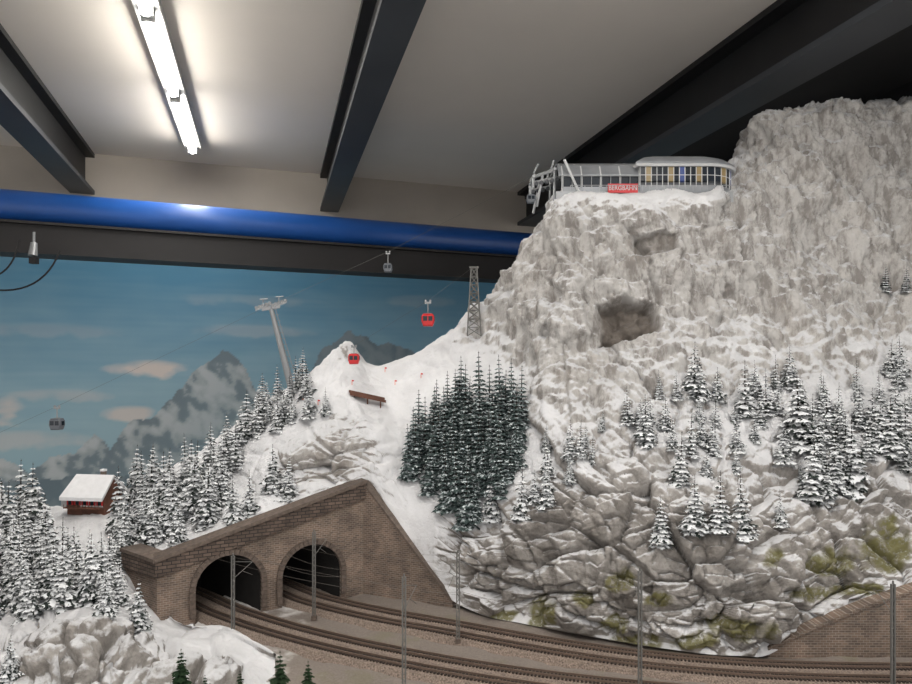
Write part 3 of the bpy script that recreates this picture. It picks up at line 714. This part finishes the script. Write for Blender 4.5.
# ---------------------------------------------------------------- mountain station
st=empty('cable_car_mountain_station',(.335,2.175,2.048)); st.scale=(1.03,1,1.18)
b=MB()
b.box((.25,.1,-.012),(.54,.22,.03),M_grey)
HX0,HX1,HD=.0,.235,.19
prof=[(0,.0),(-.004,.045),(.018,.075),(.06,.09),(.13,.09),(.185,.07),(.19,0)]
for k in range(5):
    x=HX0+(HX1-HX0)*k/4
    for (a,c) in zip(prof[:-1],prof[1:]): b.cyl((x,a[0],a[1]),(x,c[0],c[1]),.0032,M_white,n=6)
for i in (2,3,4):
    a=prof[i-1];c=prof[i]; 
    b.add([(HX0-.012,a[0],a[1]+.004),(HX1,a[0],a[1]+.004),(HX1,c[0],c[1]+.004),(HX0-.012,c[0],c[1]+.004),(HX0-.012,a[0],a[1]),(HX1,a[0],a[1]),(HX1,c[0],c[1]),(HX0-.012,c[0],c[1])],[(0,1,2,3),(7,6,5,4),(0,4,5,1),(1,5,6,2),(2,6,7,3),(3,7,4,0)],M_roof)
b.add([(HX0,.004,.012),(HX1,.004,.012),(HX1,.0,.045),(HX0,.0,.045)],[(0,1,2,3)],M_glass)
b.add([(HX0,.0,.045),(HX1,.0,.045),(HX1,.02,.074),(HX0,.02,.074)],[(0,1,2,3)],M_glass)
b.box((HX0+.118,.19,.035),(.235,.006,.07),M_steel2)
b.box((.12,.0,.008),(.24,.01,.016),M_roof); b.cyl((.0,-.006,.045),(.235,-.006,.045),.0018,M_grey,n=6)
for k in range(9): x=.235*k/8; b.cyl((x,-.005,.01),(x,-.007,.045),.0012,M_grey,n=5)
b.cyl((.005,-.008,.088),(.05,-.008,.0),.004,M_white,n=6)
for yy in (.03,.13):
    b.cyl((.0,yy,.075),(-.085,yy,.05),.005,M_grey,n=8); b.cyl((.0,yy,.05),(-.085,yy,.035),.004,M_grey,n=8)
    b.cyl((-.02,yy,.07),(-.02,yy,-.02),.004,M_grey,n=8); b.cyl((-.085,yy,.055),(-.085,yy,.02),.004,M_grey,n=8); b.cyl((-.055,yy,.06),(-.075,yy,-.03),.004,M_grey,n=8)
    for k in range(5): b.cyl((-.012-.016*k,yy-.006,.043-.003*k),(-.012-.016*k,yy+.006,.043-.003*k),.006,M_steel2,n=10)
    b.cyl((-.085,yy,.06),(-.07,yy,.085),.003,M_grey,n=6); b.cyl((-.03,yy,.07),(-.022,yy,.095),.003,M_grey,n=6)
b.cyl((-.085,.02,.05),(-.085,.14,.05),.004,M_grey); b.cyl((-.02,.02,.07),(-.02,.14,.07),.004,M_grey)
b.cyl((.03,.08,.04),(.03,.08,.05),.055,M_steel2,n=24)
fp=[(.235,-.012),(.44,-.012)]+[(.44+.105*math.sin(math.pi*i/14),.093-.105*math.cos(math.pi*i/14)) for i in range(1,14)]+[(.44,.198),(.235,.198)]
cen=(.39,.093)
b.prism(fp,0,.018,M_roof,cen=cen)
b.prism(fp,.018,.03,M_steel2,cen=cen)
per=[Vector((x,y,0)) for x,y in fp]
cnt=0
for i in range(len(per)-1):
    a,c=per[i],per[i+1]; n=max(1,int(round((c-a).length/.0165)))
    for k in range(n):
        p=a.lerp(c,k/n); q=a.lerp(c,(k+1)/n)
        mat=[M_glass,M_warm,M_glass,M_glass,M_glass,M_warm,M_glass,M_bluel,M_glass][cnt%9]; cnt+=1
        b.add([p+Vector((0,0,.026)),q+Vector((0,0,.026)),q+Vector((0,0,.068)),p+Vector((0,0,.068))],[(0,1,2,3)],mat)
        b.cyl(p+Vector((0,0,.016)),p+Vector((0,0,.07)),.0014,M_white,n=6)
        b.cyl(p+Vector((0,0,.046)),q+Vector((0,0,.046)),.0009,M_white,n=5)
for (z0,z1,k0,k1) in ((.068,.074,1.07,1.1),(.074,.080,1.1,1.08),(.080,.094,1.08,.92),(.094,.104,.92,.68),(.104,.110,.68,.35),(.110,.112,.35,.02)):
    b.prism(fp,z0,z1,M_white if z0<.07 else M_roof,k0,k1,cen)
for i in range(24):
    x=.02+.5*i/23; b.cyl((x,-.032,0),(x,-.032,.014),.0008,M_grey,n=4)
b.cyl((.02,-.032,.014),(.52,-.032,.014),.0009,M_grey,n=5)
b.box((.18,-.022,.008),(.090,.004,.024),M_red)
b.obj('station_building',st)
tc=bpy.data.curves.new('sign_text','FONT'); tc.body='BERGBAHN'; tc.size=.017; tc.extrude=.0006; tc.align_x='CENTER'; tc.align_y='CENTER'
to=bpy.data.objects.new('t',tc); scene.collection.objects.link(to); dg=bpy.context.evaluated_depsgraph_get(); dg.update()
me=bpy.data.meshes.new_from_object(to.evaluated_get(dg)); bpy.data.objects.remove(to); me.materials.clear(); me.materials.append(M_white)
o=bpy.data.objects.new('sign_text',me); scene.collection.objects.link(o); o.parent=st; o.location=(.18,-.0248,.008); o.rotation_euler=(math.pi/2,0,0)
gondola('cable_car_gondola',531,199,2.2,M_cabin,9,8)
# ---------------------------------------------------------------- chalet
p=hit(90,513) or C(90,513,2.1)
b=MB(); W,Dp,Hh=.12,.085,.034
b.box((0,0,Hh/2-.01),(W,Dp,Hh+.02),M_wood); b.box((-W*.5-.012,-.0,Hh*.35),(.03,Dp*.8,Hh*.7),M_white)
b.box((.02,-Dp/2-.001,.012),(W*.6,.003,.02),M_white)
R_=.050
for sg in (-1,1):
    vs=[(-W*.58,sg*(Dp*.5+.022),Hh-.008),(W*.58,sg*(Dp*.5+.022),Hh-.008),(W*.52,0,Hh+R_),(-W*.52,0,Hh+R_)]
    up=[(x,y,z+.010) for x,y,z in vs]; b.add(vs+up,[(0,1,2,3),(4,5,6,7),(0,1,5,4),(1,2,6,5),(2,3,7,6),(3,0,4,7)],M_snow)
for sg in (-1,1): b.add([(sg*W*.5,-Dp/2,Hh),(sg*W*.5,Dp/2,Hh),(sg*W*.5,0,Hh+R_)],[(0,1,2)],M_wood)
for k in range(5):
    x=-W*.4+k*W*.2; b.box((x,-Dp/2-.003,.018),(.012,.003,.015),M_glass); b.box((x-.008,-Dp/2-.004,.018),(.004,.003,.016),M_red); b.box((x+.008,-Dp/2-.004,.018),(.004,.003,.016),M_red)
b.box((0,-Dp/2-.012,.004),(W*.95,.02,.003),M_wood)
for k in range(12): b.box((-W*.46+k*W*.084,-Dp/2-.021,.009),(.0015,.0015,.011),M_wood)
b.box((.02,.01,Hh+R_+.004),(.012,.012,.03),M_ring); b.box((.02,.01,Hh+R_+.022),(.014,.014,.006),M_snow)
b.obj('snowy_chalet',loc=p+Vector((0,.03,.016)),rotz=-.15)
p=hit(368,402) or C(368,402,2.05)
b=MB(); Xr=Vector((.93,.25,-.22)).normalized()
c=p+Vector((0,-.01,.014)); b.box(c,(.11,.03,.008),M_wood,Xr); b.box(c+Vector((0,-.014,.008)),(.11,.002,.008),M_wood,Xr)
for k in (-.04,0,.04): b.cyl(c+Xr*k,c+Xr*k-Vector((0,0,.04)),.002,M_wood)
b.obj('wooden_ski_ramp')
b=MB()
for (x,y) in ((318,405),(421,378),(352,385),(303,400),(395,385),(15,568),(22,566),(385,372)):
    q=hit(x,y)
    if q:
        b.cyl(q,q+Vector((0,0,.016)),.0010,M_orange,n=6); b.box(q+Vector((.003,0,.013)),(.006,.001,.004),M_red)
b.obj('ski_piste_markers')
# ---------------------------------------------------------------- camera
cd=bpy.data.cameras.new('camera'); cd.sensor_fit='HORIZONTAL'; cd.sensor_width=36; cd.lens=F/912*36; cd.shift_y=(HY-342)/912; cd.clip_start=.02
co=bpy.data.objects.new('camera',cd); co.location=camP; co.rotation_euler=(math.pi/2,0,0); scene.collection.objects.link(co); scene.camera=co
